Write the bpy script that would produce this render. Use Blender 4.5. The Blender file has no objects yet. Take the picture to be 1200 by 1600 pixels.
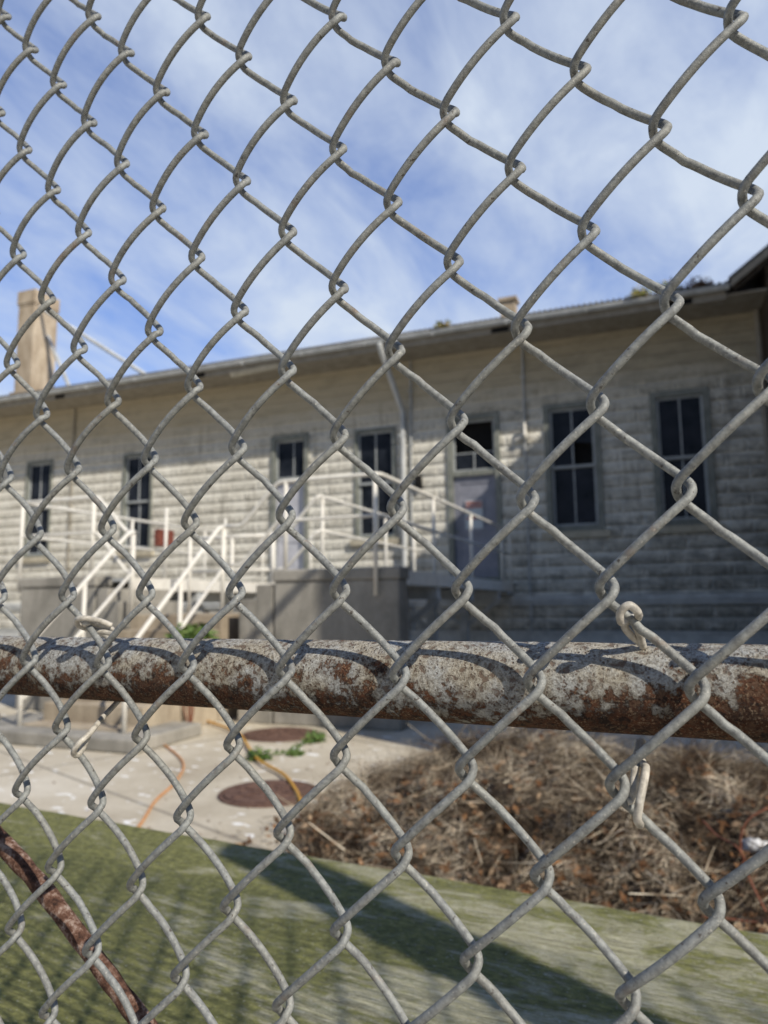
import bpy, math, random
from mathutils import Vector, Matrix, noise
random.seed(7)
sc = bpy.context.scene
col = sc.collection
GZ = 1.32                      # camera height above the ground
RT = Vector((0.8973123, 0.4412552, -0.0111605))
DN = Vector((-0.0664673, 0.1100815, -0.9916976))
FW = Vector((-0.4363631, 0.8906043, 0.1281065))
# ---------------------------------------------------------------- frames
AB = math.radians(4.7)         # the building is turned a little against the fence
DW = 14.3                      # distance of its wall
U = Vector((math.cos(AB), math.sin(AB), 0)); V = Vector((math.sin(AB), -math.cos(AB), 0))
TB = Matrix.Translation((-DW*math.sin(AB), DW*math.cos(AB), GZ)) @ Matrix.Rotation(AB, 4, 'Z')  # u, -v, z above eye
TF = Matrix.Translation((0, 0, GZ))                                                             # fence frame

def at(px, py, Y):
    r = FW + RT*((px-600)/1109) + DN*((py-800)/1109)
    return r*(Y/r.y)
def b(u, v, z): return Vector((u, -v, z))

# ---------------------------------------------------------------- mesh builder
class MB:
    def __init__(s): s.v = []; s.f = []
    def add(s, vs, fs):
        n = len(s.v); s.v += [Vector(p) for p in vs]; s.f += [tuple(i+n for i in f) for f in fs]
    def box(s, a, c):
        x0, x1 = sorted((a[0], c[0])); y0, y1 = sorted((a[1], c[1])); z0, z1 = sorted((a[2], c[2]))
        s.add([(x0,y0,z0),(x1,y0,z0),(x1,y1,z0),(x0,y1,z0),(x0,y0,z1),(x1,y0,z1),(x1,y1,z1),(x0,y1,z1)],
              [(0,3,2,1),(4,5,6,7),(0,1,5,4),(1,2,6,5),(2,3,7,6),(3,0,4,7)])
        return s
    def bbox(s, u0, u1, v0, v1, z0, z1): return s.box((u0, -v0, z0), (u1, -v1, z1))
    def beam(s, p, q, w, h=None):
        h = h or w; p = Vector(p); q = Vector(q); d = (q-p).normalized()
        a = d.cross(Vector((0,0,1)));  a = a.normalized() if a.length > 1e-4 else Vector((1,0,0))
        c = a.cross(d).normalized()
        vs = [e + a*(sx*w/2) + c*(sy*h/2) for e in (p, q) for sx, sy in ((-1,-1),(1,-1),(1,1),(-1,1))]
        s.add(vs, [(0,1,2,3),(7,6,5,4),(0,4,5,1),(1,5,6,2),(2,6,7,3),(3,7,4,0)]); return s
    def tube(s, pts, r, n=10, caps=True, flat=None):
        pts = [Vector(p) for p in pts]; m = len(pts)
        rr = r if isinstance(r, (list, tuple)) else [r]*m
        t0 = (pts[1]-pts[0]).normalized()
        a = t0.orthogonal().normalized(); rings = []; base = len(s.v)
        for i in range(m):
            t = (pts[min(i+1, m-1)]-pts[max(i-1, 0)])
            t = t.normalized() if t.length > 1e-9 else t0
            a = (a - t*a.dot(t)).normalized(); c = t.cross(a)
            for k in range(n):
                w = 2*math.pi*k/n
                s.v.append(pts[i] + (a*math.cos(w)+c*math.sin(w))*rr[i])
            t0 = t
        for i in range(m-1):
            for k in range(n):
                k2 = (k+1) % n
                s.f.append((base+i*n+k, base+i*n+k2, base+(i+1)*n+k2, base+(i+1)*n+k))
        if caps:
            s.f.append(tuple(base+k for k in range(n-1, -1, -1)))
            s.f.append(tuple(base+(m-1)*n+k for k in range(n)))
        return s
    def prism(s, poly, a, c):
        """poly: points of one end; shifted by c-a for the other end."""
        n = len(poly); d = Vector(c)-Vector(a)
        s.add([Vector(p) for p in poly]+[Vector(p)+d for p in poly],
              [tuple(range(n-1, -1, -1)), tuple(range(n, 2*n))] + [(i, (i+1) % n, n+(i+1) % n, n+i) for i in range(n)])
        return s

def smooth_path(pts, k=6):
    pts = [Vector(p) for p in pts]; out = []
    P = [pts[0]*2-pts[1]] + pts + [pts[-1]*2-pts[-2]]
    for i in range(1, len(P)-2):
        p0, p1, p2, p3 = P[i-1:i+3]
        for j in range(k):
            t = j/k
            out.append(0.5*((2*p1)+(p2-p0)*t+(2*p0-5*p1+4*p2-p3)*t*t+(3*p1-p0-3*p2+p3)*t*t*t))
    out.append(pts[-1]); return out

class Thing:
    pass
BASE = {}
def tag(o, label=None, cat=None, group=None, kind=None):
    if label: o['label'] = label
    if cat: o['category'] = cat
    if group: o['group'] = group
    if kind: o['kind'] = kind
    return o
def thing(name, label, cat, base, T, group=None, kind=None):
    o = bpy.data.objects.new(name, None); col.objects.link(o)
    o.empty_display_size = 0.1
    o.matrix_world = T @ Matrix.Translation(base)
    BASE[o.name] = (Vector(base), T)
    return tag(o, label, cat, group, kind)
def obj(name, mb, mat, parent=None, T=None, base=None, smooth=False, bevel=0, label=None):
    """One mesh object. Coordinates of mb are in the frame of T; the origin is the base of the thing."""
    root = parent
    while root is not None and root.parent is not None: root = root.parent
    if root is not None: base, T = BASE[root.name]
    base = Vector(base) if base is not None else Vector((0, 0, 0))
    me = bpy.data.meshes.new(name)
    me.from_pydata([tuple(p-base) for p in mb.v], [], mb.f); me.validate()
    me.materials.append(mat)
    if smooth:
        for p in me.polygons: p.use_smooth = True
    o = bpy.data.objects.new(name, me); col.objects.link(o)
    if parent is not None: o.parent = parent
    else:
        o.matrix_world = T @ Matrix.Translation(base)
        BASE[o.name] = (base, T)
    if bevel:
        m = o.modifiers.new('bevel', 'BEVEL'); m.width = bevel; m.segments = 2; m.limit_method = 'ANGLE'
    if label: o['label'] = label
    return o

# ---------------------------------------------------------------- materials
def newmat(name):
    m = bpy.data.materials.new(name); m.use_nodes = True
    nt = m.node_tree; nt.nodes.clear()
    out = nt.nodes.new('ShaderNodeOutputMaterial'); bs = nt.nodes.new('ShaderNodeBsdfPrincipled')
    nt.links.new(bs.outputs[0], out.inputs[0])
    return m, nt, bs
class N:
    """small helper round a node tree"""
    def __init__(s, nt): s.nt = nt
    def new(s, t, **k):
        n = s.nt.nodes.new(t)
        for a, v in k.items(): setattr(n, a, v)
        return n
    def link(s, a, c): s.nt.links.new(a, c)
    def coord(s, scale=(1,1,1), rot=(0,0,0), kind='Object'):
        tc = s.new('ShaderNodeTexCoord'); mp = s.new('ShaderNodeMapping')
        s.link(tc.outputs[kind], mp.inputs[0]); mp.inputs['Scale'].default_value = scale; mp.inputs['Rotation'].default_value = rot
        return mp.outputs[0]
    def noise(s, vec, scale, detail=6, rough=0.6, dist=0):
        n = s.new('ShaderNodeTexNoise'); n.inputs['Scale'].default_value = scale; n.inputs['Detail'].default_value = detail
        n.inputs['Roughness'].default_value = rough; n.inputs['Distortion'].default_value = dist
        if vec is not None: s.link(vec, n.inputs['Vector'])
        return n.outputs['Fac']
    def voronoi(s, vec, scale, feature='F1', out='Distance'):
        n = s.new('ShaderNodeTexVoronoi'); n.feature = feature; n.inputs['Scale'].default_value = scale
        if vec is not None: s.link(vec, n.inputs['Vector'])
        return n.outputs[out]
    def ramp(s, fac, stops):
        n = s.new('ShaderNodeValToRGB'); s.link(fac, n.inputs[0]); e = n.color_ramp.elements
        while len(e) < len(stops): e.new(0.5)
        for i, (p, c) in enumerate(stops):
            e[i].position = p; e[i].color = (c, c, c, 1) if isinstance(c, (int, float)) else (*c, 1)
        return n.outputs[0]
    def mix(s, fac, a, c, mode='MIX'):
        n = s.new('ShaderNodeMix', data_type='RGBA', blend_type=mode)
        if isinstance(fac, (int, float)): n.inputs[0].default_value = fac
        else: s.link(fac, n.inputs[0])
        for i, x in ((6, a), (7, c)):
            if isinstance(x, tuple): n.inputs[i].default_value = (*x, 1)
            elif isinstance(x, (int, float)): n.inputs[i].default_value = (x, x, x, 1)
            else: s.link(x, n.inputs[i])
        return n.outputs[2]
    def math(s, op, a, c=0.0):
        n = s.new('ShaderNodeMath', operation=op)
        for i, x in ((0, a), (1, c)):
            if isinstance(x, (int, float)): n.inputs[i].default_value = x
            else: s.link(x, n.inputs[i])
        return n.outputs[0]
    def bump(s, h, strength, dist, bs, normal=None):
        n = s.new('ShaderNodeBump'); n.inputs['Strength'].default_value = strength; n.inputs['Distance'].default_value = dist
        s.link(h, n.inputs['Height'])
        if normal is not None: s.link(normal, n.inputs['Normal'])
        if bs is not None: s.link(n.outputs[0], bs.inputs['Normal'])
        return n.outputs[0]
def simple(name, c1, c2, scale=8, rough=0.8, bump=0.0, bdist=0.002, metal=0.0, detail=6, spec=0.3, lo=0.35, hi=0.65, stretch=(1,1,1)):
    m, nt, bs = newmat(name); n = N(nt); v = n.coord(stretch)
    f = n.noise(v, scale, detail); c = n.mix(n.ramp(f, [(lo, 0.0), (hi, 1.0)]), c1, c2)
    n.link(c, bs.inputs['Base Color']); bs.inputs['Roughness'].default_value = rough
    bs.inputs['Metallic'].default_value = metal; bs.inputs['Specular IOR Level'].default_value = spec
    if bump: n.bump(n.noise(v, scale*4, 8), bump, bdist, bs)
    return m

def m_wire():
    m, nt, bs = newmat('galvanized wire'); n = N(nt); v = n.coord()
    big = n.noise(v, 14, 3); f = n.noise(v, 260, 6, .7); sp = n.noise(v, 700, 3, .6)
    c = n.mix(n.ramp(f, [(.36, 0.), (.62, 1.)]), (.15, .155, .15), (.28, .29, .275))
    c = n.mix(n.ramp(big, [(.4, 0.), (.65, 1.)]), c, n.mix(1.0, c, (.97, .94, .89), 'MULTIPLY'))
    c = n.mix(n.ramp(sp, [(.62, 0.), (.70, .8)]), c, (.46, .44, .38))
    c = n.mix(n.ramp(n.noise(v, 330, 2), [(.66, 0.), (.72, .9)]), c, (.07, .06, .05)); c = n.mix(n.ramp(n.noise(v, 45, 5, .7), [(.60, 0.), (.72, .55)]), c, (.20, .12, .07))
    n.link(c, bs.inputs['Base Color']); bs.inputs['Roughness'].default_value = .62
    bs.inputs['Metallic'].default_value = .15; bs.inputs['Specular IOR Level'].default_value = .4
    n.bump(n.noise(v, 900, 5, .7), .5, .0006, bs); return m
def m_rail():
    m, nt, bs = newmat('rusted galvanized pipe'); n = N(nt); v = n.coord()
    tc = n.new('ShaderNodeTexCoord'); sx = n.new('ShaderNodeSeparateXYZ'); n.link(tc.outputs['Object'], sx.inputs[0])
    fine = n.noise(v, 520, 8, .75); mid = n.noise(v, 110, 8, .7); big = n.noise(n.coord((.6, 1, 1)), 21, 5, .62, .3)
    grey = n.mix(n.ramp(fine, [(.40, 0.), (.58, 1.)]), (.20, .185, .16), (.50, .51, .49)); grey = n.mix(n.ramp(n.noise(v, 38, 5, .6), [(.4, 0.), (.6, .8)]), grey, n.mix(1., grey, (1.0, .88, .70), 'MULTIPLY'))
    rust = n.mix(n.ramp(mid, [(.35, 0.), (.6, 1.)]), (.010, .006, .005), (.12, .047, .022))
    rust = n.mix(n.ramp(fine, [(.56, 0.), (.64, .85)]), rust, (.30, .19, .11)); rust = n.mix(n.ramp(n.noise(v, 780, 4, .7), [(.56, 0.), (.62, .8)]), rust, (.34, .25, .16)); rust = n.mix(n.ramp(n.noise(v, 210, 5, .7), [(.52, 0.), (.60, .85)]), rust, (.012, .009, .008))
    # lower side of the pipe is rusted through, and so is the left end
    low = n.new('ShaderNodeMapRange'); n.link(sx.outputs[2], low.inputs[0])
    low.inputs[1].default_value = .017; low.inputs[2].default_value = -.017; low.inputs[3].default_value = -.12; low.inputs[4].default_value = .24
    lf = n.new('ShaderNodeMapRange'); n.link(sx.outputs[0], lf.inputs[0])
    lf.inputs[1].default_value = -.22; lf.inputs[2].default_value = -.48; lf.inputs[3].default_value = 0.; lf.inputs[4].default_value = .12
    rg = n.new('ShaderNodeMapRange'); n.link(sx.outputs[0], rg.inputs[0])
    rg.inputs[1].default_value = -.10; rg.inputs[2].default_value = .02; rg.inputs[3].default_value = -.02; rg.inputs[4].default_value = .12
    s_ = n.math('ADD', n.math('ADD', n.math('ADD', big, low.outputs[0]), lf.outputs[0]), rg.outputs[0])
    s_ = n.math('ADD', s_, n.math('MULTIPLY', n.math('SUBTRACT', mid, .5), .9))
    s_ = n.math('ADD', s_, n.math('MULTIPLY', n.math('SUBTRACT', fine, .5), .5))
    mask = n.ramp(s_, [(.565, 0.), (.635, 1.)])
    pit = n.math('MAXIMUM', n.ramp(n.noise(v, 260, 4, .6), [(.56, 0.), (.61, 1.)]), n.math('MULTIPLY', n.ramp(n.voronoi(v, 420), [(.18, 1.), (.34, 0.)]), n.ramp(mid, [(.42, 0.), (.58, 1.)])))
    c = n.mix(mask, grey, rust)
    c = n.mix(n.math('MULTIPLY', pit, .8), c, (.11, .06, .035))
    n.link(c, bs.inputs['Base Color']); bs.inputs['Roughness'].default_value = .8; bs.inputs['Specular IOR Level'].default_value = .25
    h = n.math('ADD', n.math('MULTIPLY', fine, .7), n.math('MULTIPLY', mask, -.35)); h = n.math('ADD', h, n.math('MULTIPLY', pit, -.4))
    n.bump(h, .9, .003, bs); return m
def m_rustbar():
    m, nt, bs = newmat('flaking rust'); n = N(nt); v = n.coord()
    f = n.noise(v, 120, 8, .75); c = n.ramp(f, [(.36, (.025, .014, .011)), (.5, (.115, .058, .038)), (.58, (.24, .165, .13)), (.68, (.42, .36, .31))])
    n.link(c, bs.inputs['Base Color']); bs.inputs['Roughness'].default_value = .9; bs.inputs['Specular IOR Level'].default_value = .2
    n.bump(n.noise(v, 260, 8, .7), .9, .002, bs); return m
def m_wood():
    m, nt, bs = newmat('mossy weathered wood'); n = N(nt)
    g = n.noise(n.coord((2.2, 42, 42), rot=(0, 0, .02)), 6, 9, .72, .8)
    g2 = n.noise(n.coord((7, 130, 130)), 5, 5, .7)
    moss = n.noise(n.coord((1, 2.6, 2)), 4.2, 8, .68, .6); fz = n.noise(n.coord((1, 1.5, 1)), 60, 6, .7)
    bare = n.mix(n.ramp(g, [(.36, 0.), (.62, 1.)]), (.27, .25, .155), (.72, .69, .47))
    bare = n.mix(n.ramp(g2, [(.55, 0.), (.62, .85)]), bare, (.72, .70, .60))
    green = n.mix(n.ramp(fz, [(.35, 0.), (.68, 1.)]), (.074, .083, .022), (.335, .335, .105))
    tc = n.new('ShaderNodeTexCoord'); sx = n.new('ShaderNodeSeparateXYZ'); n.link(tc.outputs['Object'], sx.inputs[0])
    le = n.new('ShaderNodeMapRange'); n.link(sx.outputs[0], le.inputs[0])
    le.inputs[1].default_value = -.2; le.inputs[2].default_value = -1.3; le.inputs[3].default_value = 0.; le.inputs[4].default_value = .16
    mm = n.math('ADD', n.math('ADD', moss, le.outputs[0]), n.math('MULTIPLY', n.math('SUBTRACT', g, .5), .55))
    mm = n.math('ADD', mm, n.math('MULTIPLY', n.math('SUBTRACT', fz, .5), .3))
    mask = n.ramp(mm, [(.48, .10), (.57, .92)])
    c = n.mix(mask, bare, green)
    c = n.mix(n.ramp(n.noise(n.coord((5, 170, 170)), 4, 6, .75), [(.38, .65), (.48, 0.)]), c, (.07, .068, .04))
    fleck = n.ramp(n.noise(n.coord((1, 2.2, 1)), 170, 4, .6), [(.64, 0.), (.68, 1.)])
    c = n.mix(n.ramp(n.noise(n.coord((1, 2.5, 1)), 210, 5, .7), [(.34, .5), (.45, 0.)]), c, (.06, .06, .03))
    c = n.mix(fleck, c, (.62, .62, .52))
    n.link(c, bs.inputs['Base Color']); bs.inputs['Roughness'].default_value = .92; bs.inputs['Specular IOR Level'].default_value = .15
    n.bump(n.math('ADD', g, n.math('MULTIPLY', fz, .7)), .9, .009, bs); return m
def m_ground():
    m, nt, bs = newmat('old concrete yard'); n = N(nt); v = n.coord()
    f = n.noise(v, .9, 9, .62); g = n.noise(v, 22, 6, .7)
    c = n.ramp(f, [(.33, (.36, .31, .23)), (.5, (.50, .445, .345)), (.66, (.60, .55, .45))])
    c = n.mix(n.ramp(g, [(.35, .18), (.6, 0.)]), c, (.24, .21, .17))
    fl = n.ramp(n.noise(n.coord((5.5, 9, 1), rot=(0, 0, .35)), 1.1, 3, .5), [(.63, 0.), (.66, 1.)])
    c = n.mix(n.math('MULTIPLY', fl, .85), c, (.83, .83, .80))
    cr = n.new('ShaderNodeTexBrick'); n.link(n.coord((.32, .32, .32), rot=(0, 0, .3)), cr.inputs[0]); cr.inputs['Scale'].default_value = 1
    cr.inputs['Mortar Size'].default_value = .006; cr.inputs['Brick Width'].default_value = 1.; cr.inputs['Row Height'].default_value = .8; cr.offset = 0
    c = n.mix(n.math('MULTIPLY', cr.outputs['Fac'], .6), c, (.18, .16, .13))
    n.link(c, bs.inputs['Base Color']); bs.inputs['Roughness'].default_value = .93; bs.inputs['Specular IOR Level'].default_value = .15
    n.bump(g, .35, .01, bs); return m
def m_concrete(name, a=(.19, .18, .155), c_=(.40, .375, .325), sc_=1.6):
    m, nt, bs = newmat(name); n = N(nt); v = n.coord((1, 1, .55))
    f = n.noise(v, sc_, 9, .66, .3); g = n.noise(v, 40, 6, .7); st = n.noise(n.coord((2.5, 2.5, .6)), 1.6, 6, .65)
    c = n.mix(n.ramp(f, [(.35, 0.), (.65, 1.)]), a, c_)
    c = n.mix(n.ramp(st, [(.52, 0.), (.75, .35)]), c, tuple(x*.55 for x in a))
    c = n.mix(n.ramp(g, [(.32, .35), (.5, 0.)]), c, tuple(x*.6 for x in a))
    n.link(c, bs.inputs['Base Color']); bs.inputs['Roughness'].default_value = .93; bs.inputs['Specular IOR Level'].default_value = .15
    n.bump(g, .5, .008, bs); return m
def m_siding():
    m, nt, bs = newmat('rock faced siding'); n = N(nt)
    tc = n.new('ShaderNodeTexCoord'); sx = n.new('ShaderNodeSeparateXYZ'); n.link(tc.outputs['Object'], sx.inputs[0])
    cx = n.new('ShaderNodeCombineXYZ'); n.link(sx.outputs[0], cx.inputs[0]); n.link(sx.outputs[2], cx.inputs[1])
    br = n.new('ShaderNodeTexBrick'); n.link(cx.outputs[0], br.inputs[0]); br.inputs['Scale'].default_value = 1.
    br.inputs['Brick Width'].default_value = .74; br.inputs['Row Height'].default_value = .25; br.inputs['Mortar Size'].default_value = .034
    br.inputs['Mortar Smooth'].default_value = .9; br.inputs['Color1'].default_value = (.2, .2, .2, 1); br.inputs['Color2'].default_value = (.8, .8, .8, 1)
    v = n.coord(); rock = n.noise(n.coord((1.5, 1, 1.1)), 8, 6, .68, .8); f = n.noise(v, 1.3, 8, .65); g = n.noise(v, 16, 6, .7)
    base = n.mix(n.ramp(f, [(.34, 0.), (.64, 1.)]), (.68, .645, .55), (.88, .85, .75))
        # flaking, dirty paint; dirtier towards the right end and low down
    zr = n.new('ShaderNodeMapRange'); n.link(sx.outputs[2], zr.inputs[0])
    zr.inputs[1].default_value = 3.4; zr.inputs[2].default_value = .5; zr.inputs[3].default_value = 0.; zr.inputs[4].default_value = .09
    xr = n.new('ShaderNodeMapRange'); n.link(sx.outputs[0], xr.inputs[0])
    xr.inputs[1].default_value = 0.; xr.inputs[2].default_value = 5.; xr.inputs[3].default_value = -.03; xr.inputs[4].default_value = .09
    dm = n.math('ADD', n.math('ADD', n.noise(n.coord((.7, 1, 1.6)), 2.6, 9, .72, .5), zr.outputs[0]), xr.outputs[0])
    base = n.mix(n.ramp(dm, [(.53, 0.), (.68, .62)]), base, (.19, .185, .165))
    base = n.mix(n.ramp(g, [(.62, 0.), (.7, .7)]), base, (.72, .71, .66))
    drip = n.noise(n.coord((5, 5, .45)), 1.5, 7, .65, .2)
    base = n.mix(n.ramp(drip, [(.52, 0.), (.68, .5)]), base, (.24, .215, .165))
    # smooth cream frieze boards above the blocks
    fr = n.new('ShaderNodeMapRange'); n.link(n.math('ADD', sx.outputs[2], n.math('MULTIPLY', n.math('SUBTRACT', f, .5), .7)), fr.inputs[0])
    fr.inputs[1].default_value = 5.05; fr.inputs[2].default_value = 5.85
    cream = n.mix(n.ramp(dm, [(.45, 0.), (.7, .7)]), (.46, .40, .285), (.28, .25, .18))
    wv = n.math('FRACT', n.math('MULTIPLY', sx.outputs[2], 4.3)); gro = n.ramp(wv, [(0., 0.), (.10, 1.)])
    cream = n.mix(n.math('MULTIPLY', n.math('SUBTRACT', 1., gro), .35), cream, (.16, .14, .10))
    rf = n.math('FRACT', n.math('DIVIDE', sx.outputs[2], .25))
    relief_shade = n.math('MULTIPLY', n.ramp(rf, [(.05, 0.), (.16, 1.), (.5, .55), (.80, .12), (.92, 0.)]), n.ramp(rock, [(.40, 1.), (.56, .1)]))  # relief shade put into the colour: darker lower part of each block
    relief_shade = n.math('MULTIPLY', relief_shade, n.math('SUBTRACT', 1., br.outputs['Fac']))
    base = n.mix(n.math('MULTIPLY', relief_shade, .75), base, n.mix(1., base, (.34, .33, .30), 'MULTIPLY'))
    base = n.mix(n.math('MULTIPLY', n.ramp(br.outputs['Color'], [(.2, 0.), (.8, 1.)]), .22), base, n.mix(1., base, (.72, .70, .66), 'MULTIPLY'))
    prof = n.ramp(rf, [(.03, 0.), (.18, .9), (.5, 1.), (.82, .8), (.95, 0.)])
    c = n.mix(fr.outputs[0], base, cream)
    n.link(c, bs.inputs['Base Color']); bs.inputs['Roughness'].default_value = .8; bs.inputs['Specular IOR Level'].default_value = .25
    hh = n.math('MULTIPLY', n.math('MULTIPLY', n.math('SUBTRACT', 1., n.math('MULTIPLY', br.outputs['Fac'], .7)), prof), n.math('ADD', .35, n.math('MULTIPLY', rock, 1.5)))
    hh = n.math('ADD', hh, n.math('MULTIPLY', g, .12))
    hx = n.new('ShaderNodeMix', data_type='FLOAT'); n.link(fr.outputs[0], hx.inputs[0]); n.link(hh, hx.inputs[2]); n.link(n.math('MULTIPLY', gro, .4), hx.inputs[3])
    n.bump(hx.outputs[0], 1., .05, bs); return m
def m_paint(name, c1, c2, worn=(.25, .22, .18), amt=.6, rough=.55, scale=5):
    m, nt, bs = newmat(name); n = N(nt); v = n.coord()
    f = n.noise(v, scale, 6, .6); w = n.noise(v, scale*3, 8, .72)
    c = n.mix(n.ramp(f, [(.35, 0.), (.65, 1.)]), c1, c2); c = n.mix(n.ramp(w, [(.58, 0.), (.66, amt)]), c, worn)
    n.link(c, bs.inputs['Base Color']); bs.inputs['Roughness'].default_value = rough; bs.inputs['Specular IOR Level'].default_value = .35
    n.bump(w, .3, .003, bs); return m
def m_pane():
    m, nt, bs = newmat('dark dusty pane'); n = N(nt); f = n.noise(n.coord(), 2.2, 6, .6)
    c = n.mix(n.ramp(f, [(.4, 0.), (.7, 1.)]), (.008, .010, .014), (.028, .033, .045)); n.link(c, bs.inputs['Base Color'])
    r = n.ramp(f, [(.3, .2), (.7, .5)]); n.link(r, bs.inputs['Roughness']); bs.inputs['Specular IOR Level'].default_value = .18
    return m
def m_strand(name, cols, rough=.9, shade_patch=False):
    """one colour per loose strand"""
    m, nt, bs = newmat(name); n = N(nt); g = n.new('ShaderNodeNewGeometry')
    st = [(i/(len(cols)-1), c) for i, c in enumerate(cols)]
    c = n.ramp(g.outputs['Random Per Island'], st)
    if shade_patch:  # noise paints shaded gaps and bright highlights into the strand colours
        f = n.noise(n.coord(), 3.4, 4, .6); c = n.mix(1., c, n.ramp(f, [(.40, (.22, .165, .13)), (.5, (.80, .76, .71)), (.60, (1.5, 1.48, 1.44))]), 'MULTIPLY')
    n.link(c, bs.inputs['Base Color'])
    bs.inputs['Roughness'].default_value = rough; bs.inputs['Specular IOR Level'].default_value = .15
    return m
M = {}
M['wire'] = m_wire(); M['rail'] = m_rail(); M['rust'] = m_rustbar(); M['wood'] = m_wood(); M['ground'] = m_ground()
M['tie'] = simple('aluminium tie wire', (.30, .275, .23), (.60, .56, .48), 220, .5, .4, .0006, .1)
M['concrete'] = m_concrete('stained concrete'); M['step'] = m_concrete('tan concrete', (.26, .21, .15), (.46, .39, .29), 2.2)
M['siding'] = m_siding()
M['frame'] = m_paint('grey green frame paint', (.14, .15, .13), (.25, .255, .22), (.33, .30, .24), .6)
M['sash'] = m_paint('pale sash paint', (.30, .32, .32), (.42, .44, .44), (.18, .17, .15), .5)
M['pane'] = m_pane()
M['door'] = m_paint('blue grey door paint', (.20, .205, .24), (.27, .275, .315), (.30, .29, .30), .3)
M['paledoor'] = m_paint('pale door paint', (.42, .42, .45), (.54, .54, .57), (.30, .29, .30), .4)
M['white'] = m_paint('chalky white rail paint', (.66, .63, .56), (.78, .75, .67), (.40, .31, .22), .55)
M['gutter'] = m_paint('grey gutter', (.36, .37, .36), (.52, .53, .52), (.22, .19, .16), .6, .45)
M['soffit'] = m_paint('old soffit boards', (.24, .215, .17), (.33, .30, .245), (.10, .085, .065), .7, .8)
M['ledge'] = m_paint('grey white board', (.42, .43, .42), (.58, .59, .57), (.24, .23, .21), .6, .7)
M['sill'] = m_paint('bare cream sill', (.38, .34, .25), (.52, .47, .36), (.24, .21, .17), .6, .7)
M['roof'] = simple('grey roofing', (.10, .10, .095), (.19, .18, .165), 6, .9, .4, .01)
M['chimney'] = m_concrete('rendered chimney', (.33, .255, .175), (.56, .47, .35), 2.2)
M['dark'] = simple('dark opening', (.006, .006, .006), (.014, .013, .012), 5, .95)
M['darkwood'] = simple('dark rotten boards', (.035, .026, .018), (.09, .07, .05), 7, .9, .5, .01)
M['cover'] = simple('rusty iron cover', (.085, .045, .033), (.16, .095, .07), 26, .85, .8, .006)
M['red'] = simple('red oxide paint', (.13, .04, .025), (.20, .06, .04), 9, .6)
M['signred'] = simple('faded red print', (.38, .09, .06), (.48, .15, .10), 30, .6)
M['signwhite'] = simple('faded white board', (.42, .47, .50), (.55, .60, .62), 30, .6)
M['orange'] = simple('orange hose rubber', (.50, .22, .08), (.60, .31, .14), 30, .5)
M['yellow'] = simple('yellow cable', (.50, .24, .03), (.62, .34, .05), 30, .5)
M['brick'] = simple('shade block render', (.40, .36, .29), (.52, .48, .40), 3, .9, .4, .01)
M['leafgreen'] = m_strand('weed leaves', [(.035, .07, .018), (.08, .14, .035), (.15, .20, .06), (.055, .10, .025)], .6)
M['leafdry'] = m_strand('roof weeds', [(.20, .24, .05), (.34, .34, .10), (.36, .22, .10), (.15, .21, .05)], .7)
M['straw'] = m_strand('dead grass', [(.085, .065, .045), (.27, .225, .165), (.46, .40, .31), (.13, .10, .07), (.36, .305, .225), (.68, .62, .50), (.20, .165, .125), (.05, .034, .022), (.44, .38, .28)], shade_patch=True)
M['litter'] = m_strand('dead leaves', [(.045, .025, .014), (.16, .075, .033), (.08, .045, .025), (.27, .14, .065), (.11, .06, .032), (.42, .30, .19), (.06, .036, .022)])
M['mound'] = simple('leaf mould', (.022, .015, .009), (.07, .048, .03), 14, .95, .9, .03)
M['twig'] = simple('red vine stem', (.15, .05, .03), (.27, .11, .06), 30, .7)
M['scrap'] = simple('white scrap', (.62, .62, .60), (.80, .80, .78), 20, .7, .5, .003)
M['timberside'] = M['wood']

# ================================================================ CHAIN LINK FENCE (fence frame, z relative to eye)
HA = .0354; HB = .0436144
X0, Y0, Z0 = -.4421995, .3404567, .0382976 * -1
fence = thing('chain_link_fence', 'weathered galvanized chain-link fence close in front of everything', 'fence', (0, Y0, -GZ), TF)
RHO = .0033; WR = .00214
def wire(mb, k, j0, j1, n):
    """one zigzag wire between knot columns k and k+1, from row j1 (low) up to row j0"""
    xl = X0 + k*HA - RHO; xr = X0 + (k+1)*HA + RHO; xc = (xl+xr)/2; W = (xr-xl)/2
    pts = []
    j = j1 if (j1 - k) % 2 == 0 else j1-1
    A = .0073
    ph = random.random()*6
    SEG = 18 if -5 < k < 16 else 8
    first = True
    while j > j0:
        zb = Z0 - j*HB
        for half in (0, 1):
            sgn = -1 if half == 0 else 1          # front strand first, then the rear one
            am = A*random.uniform(.93, 1.1); kx = random.uniform(.55, .75); kd = random.uniform(-.0007, .0007)
            for q in range(SEG):
                t = q/SEG; t -= .085*math.sin(2*math.pi*t)      # denser near the bends
                def sx_(u_):                                  # straight strand with rounded ends
                    K = .13
                    if u_ < K: d_ = u_*u_/(2*K)
                    elif u_ > 1-K: d_ = 1-K-(1-u_)**2/(2*K)
                    else: d_ = u_-K/2
                    return d_/(1-K)
                cx = (2*sx_(t)-1)*(1 if half == 0 else -1)
                y = sgn*am*math.sin(math.pi*t)**.62 if t > 0 else 0.
                kink = kd*math.exp(-((t-kx)/.05)**2) if half else 0
                pts.append((xc + W*cx + kink, Y0 + y + .0004*math.sin(ph+zb*40+t*3), zb + (half+t)*HB + kink*.6))
        j -= 2
    mb.tube(pts, WR, n)
mb = MB()
for k in range(-12, 56):
    wire(mb, k, -26 if k < 20 else -22, 19, 10 if -5 < k < 16 else 6)
obj('wire_mesh', mb, M['wire'], fence, smooth=True)
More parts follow.
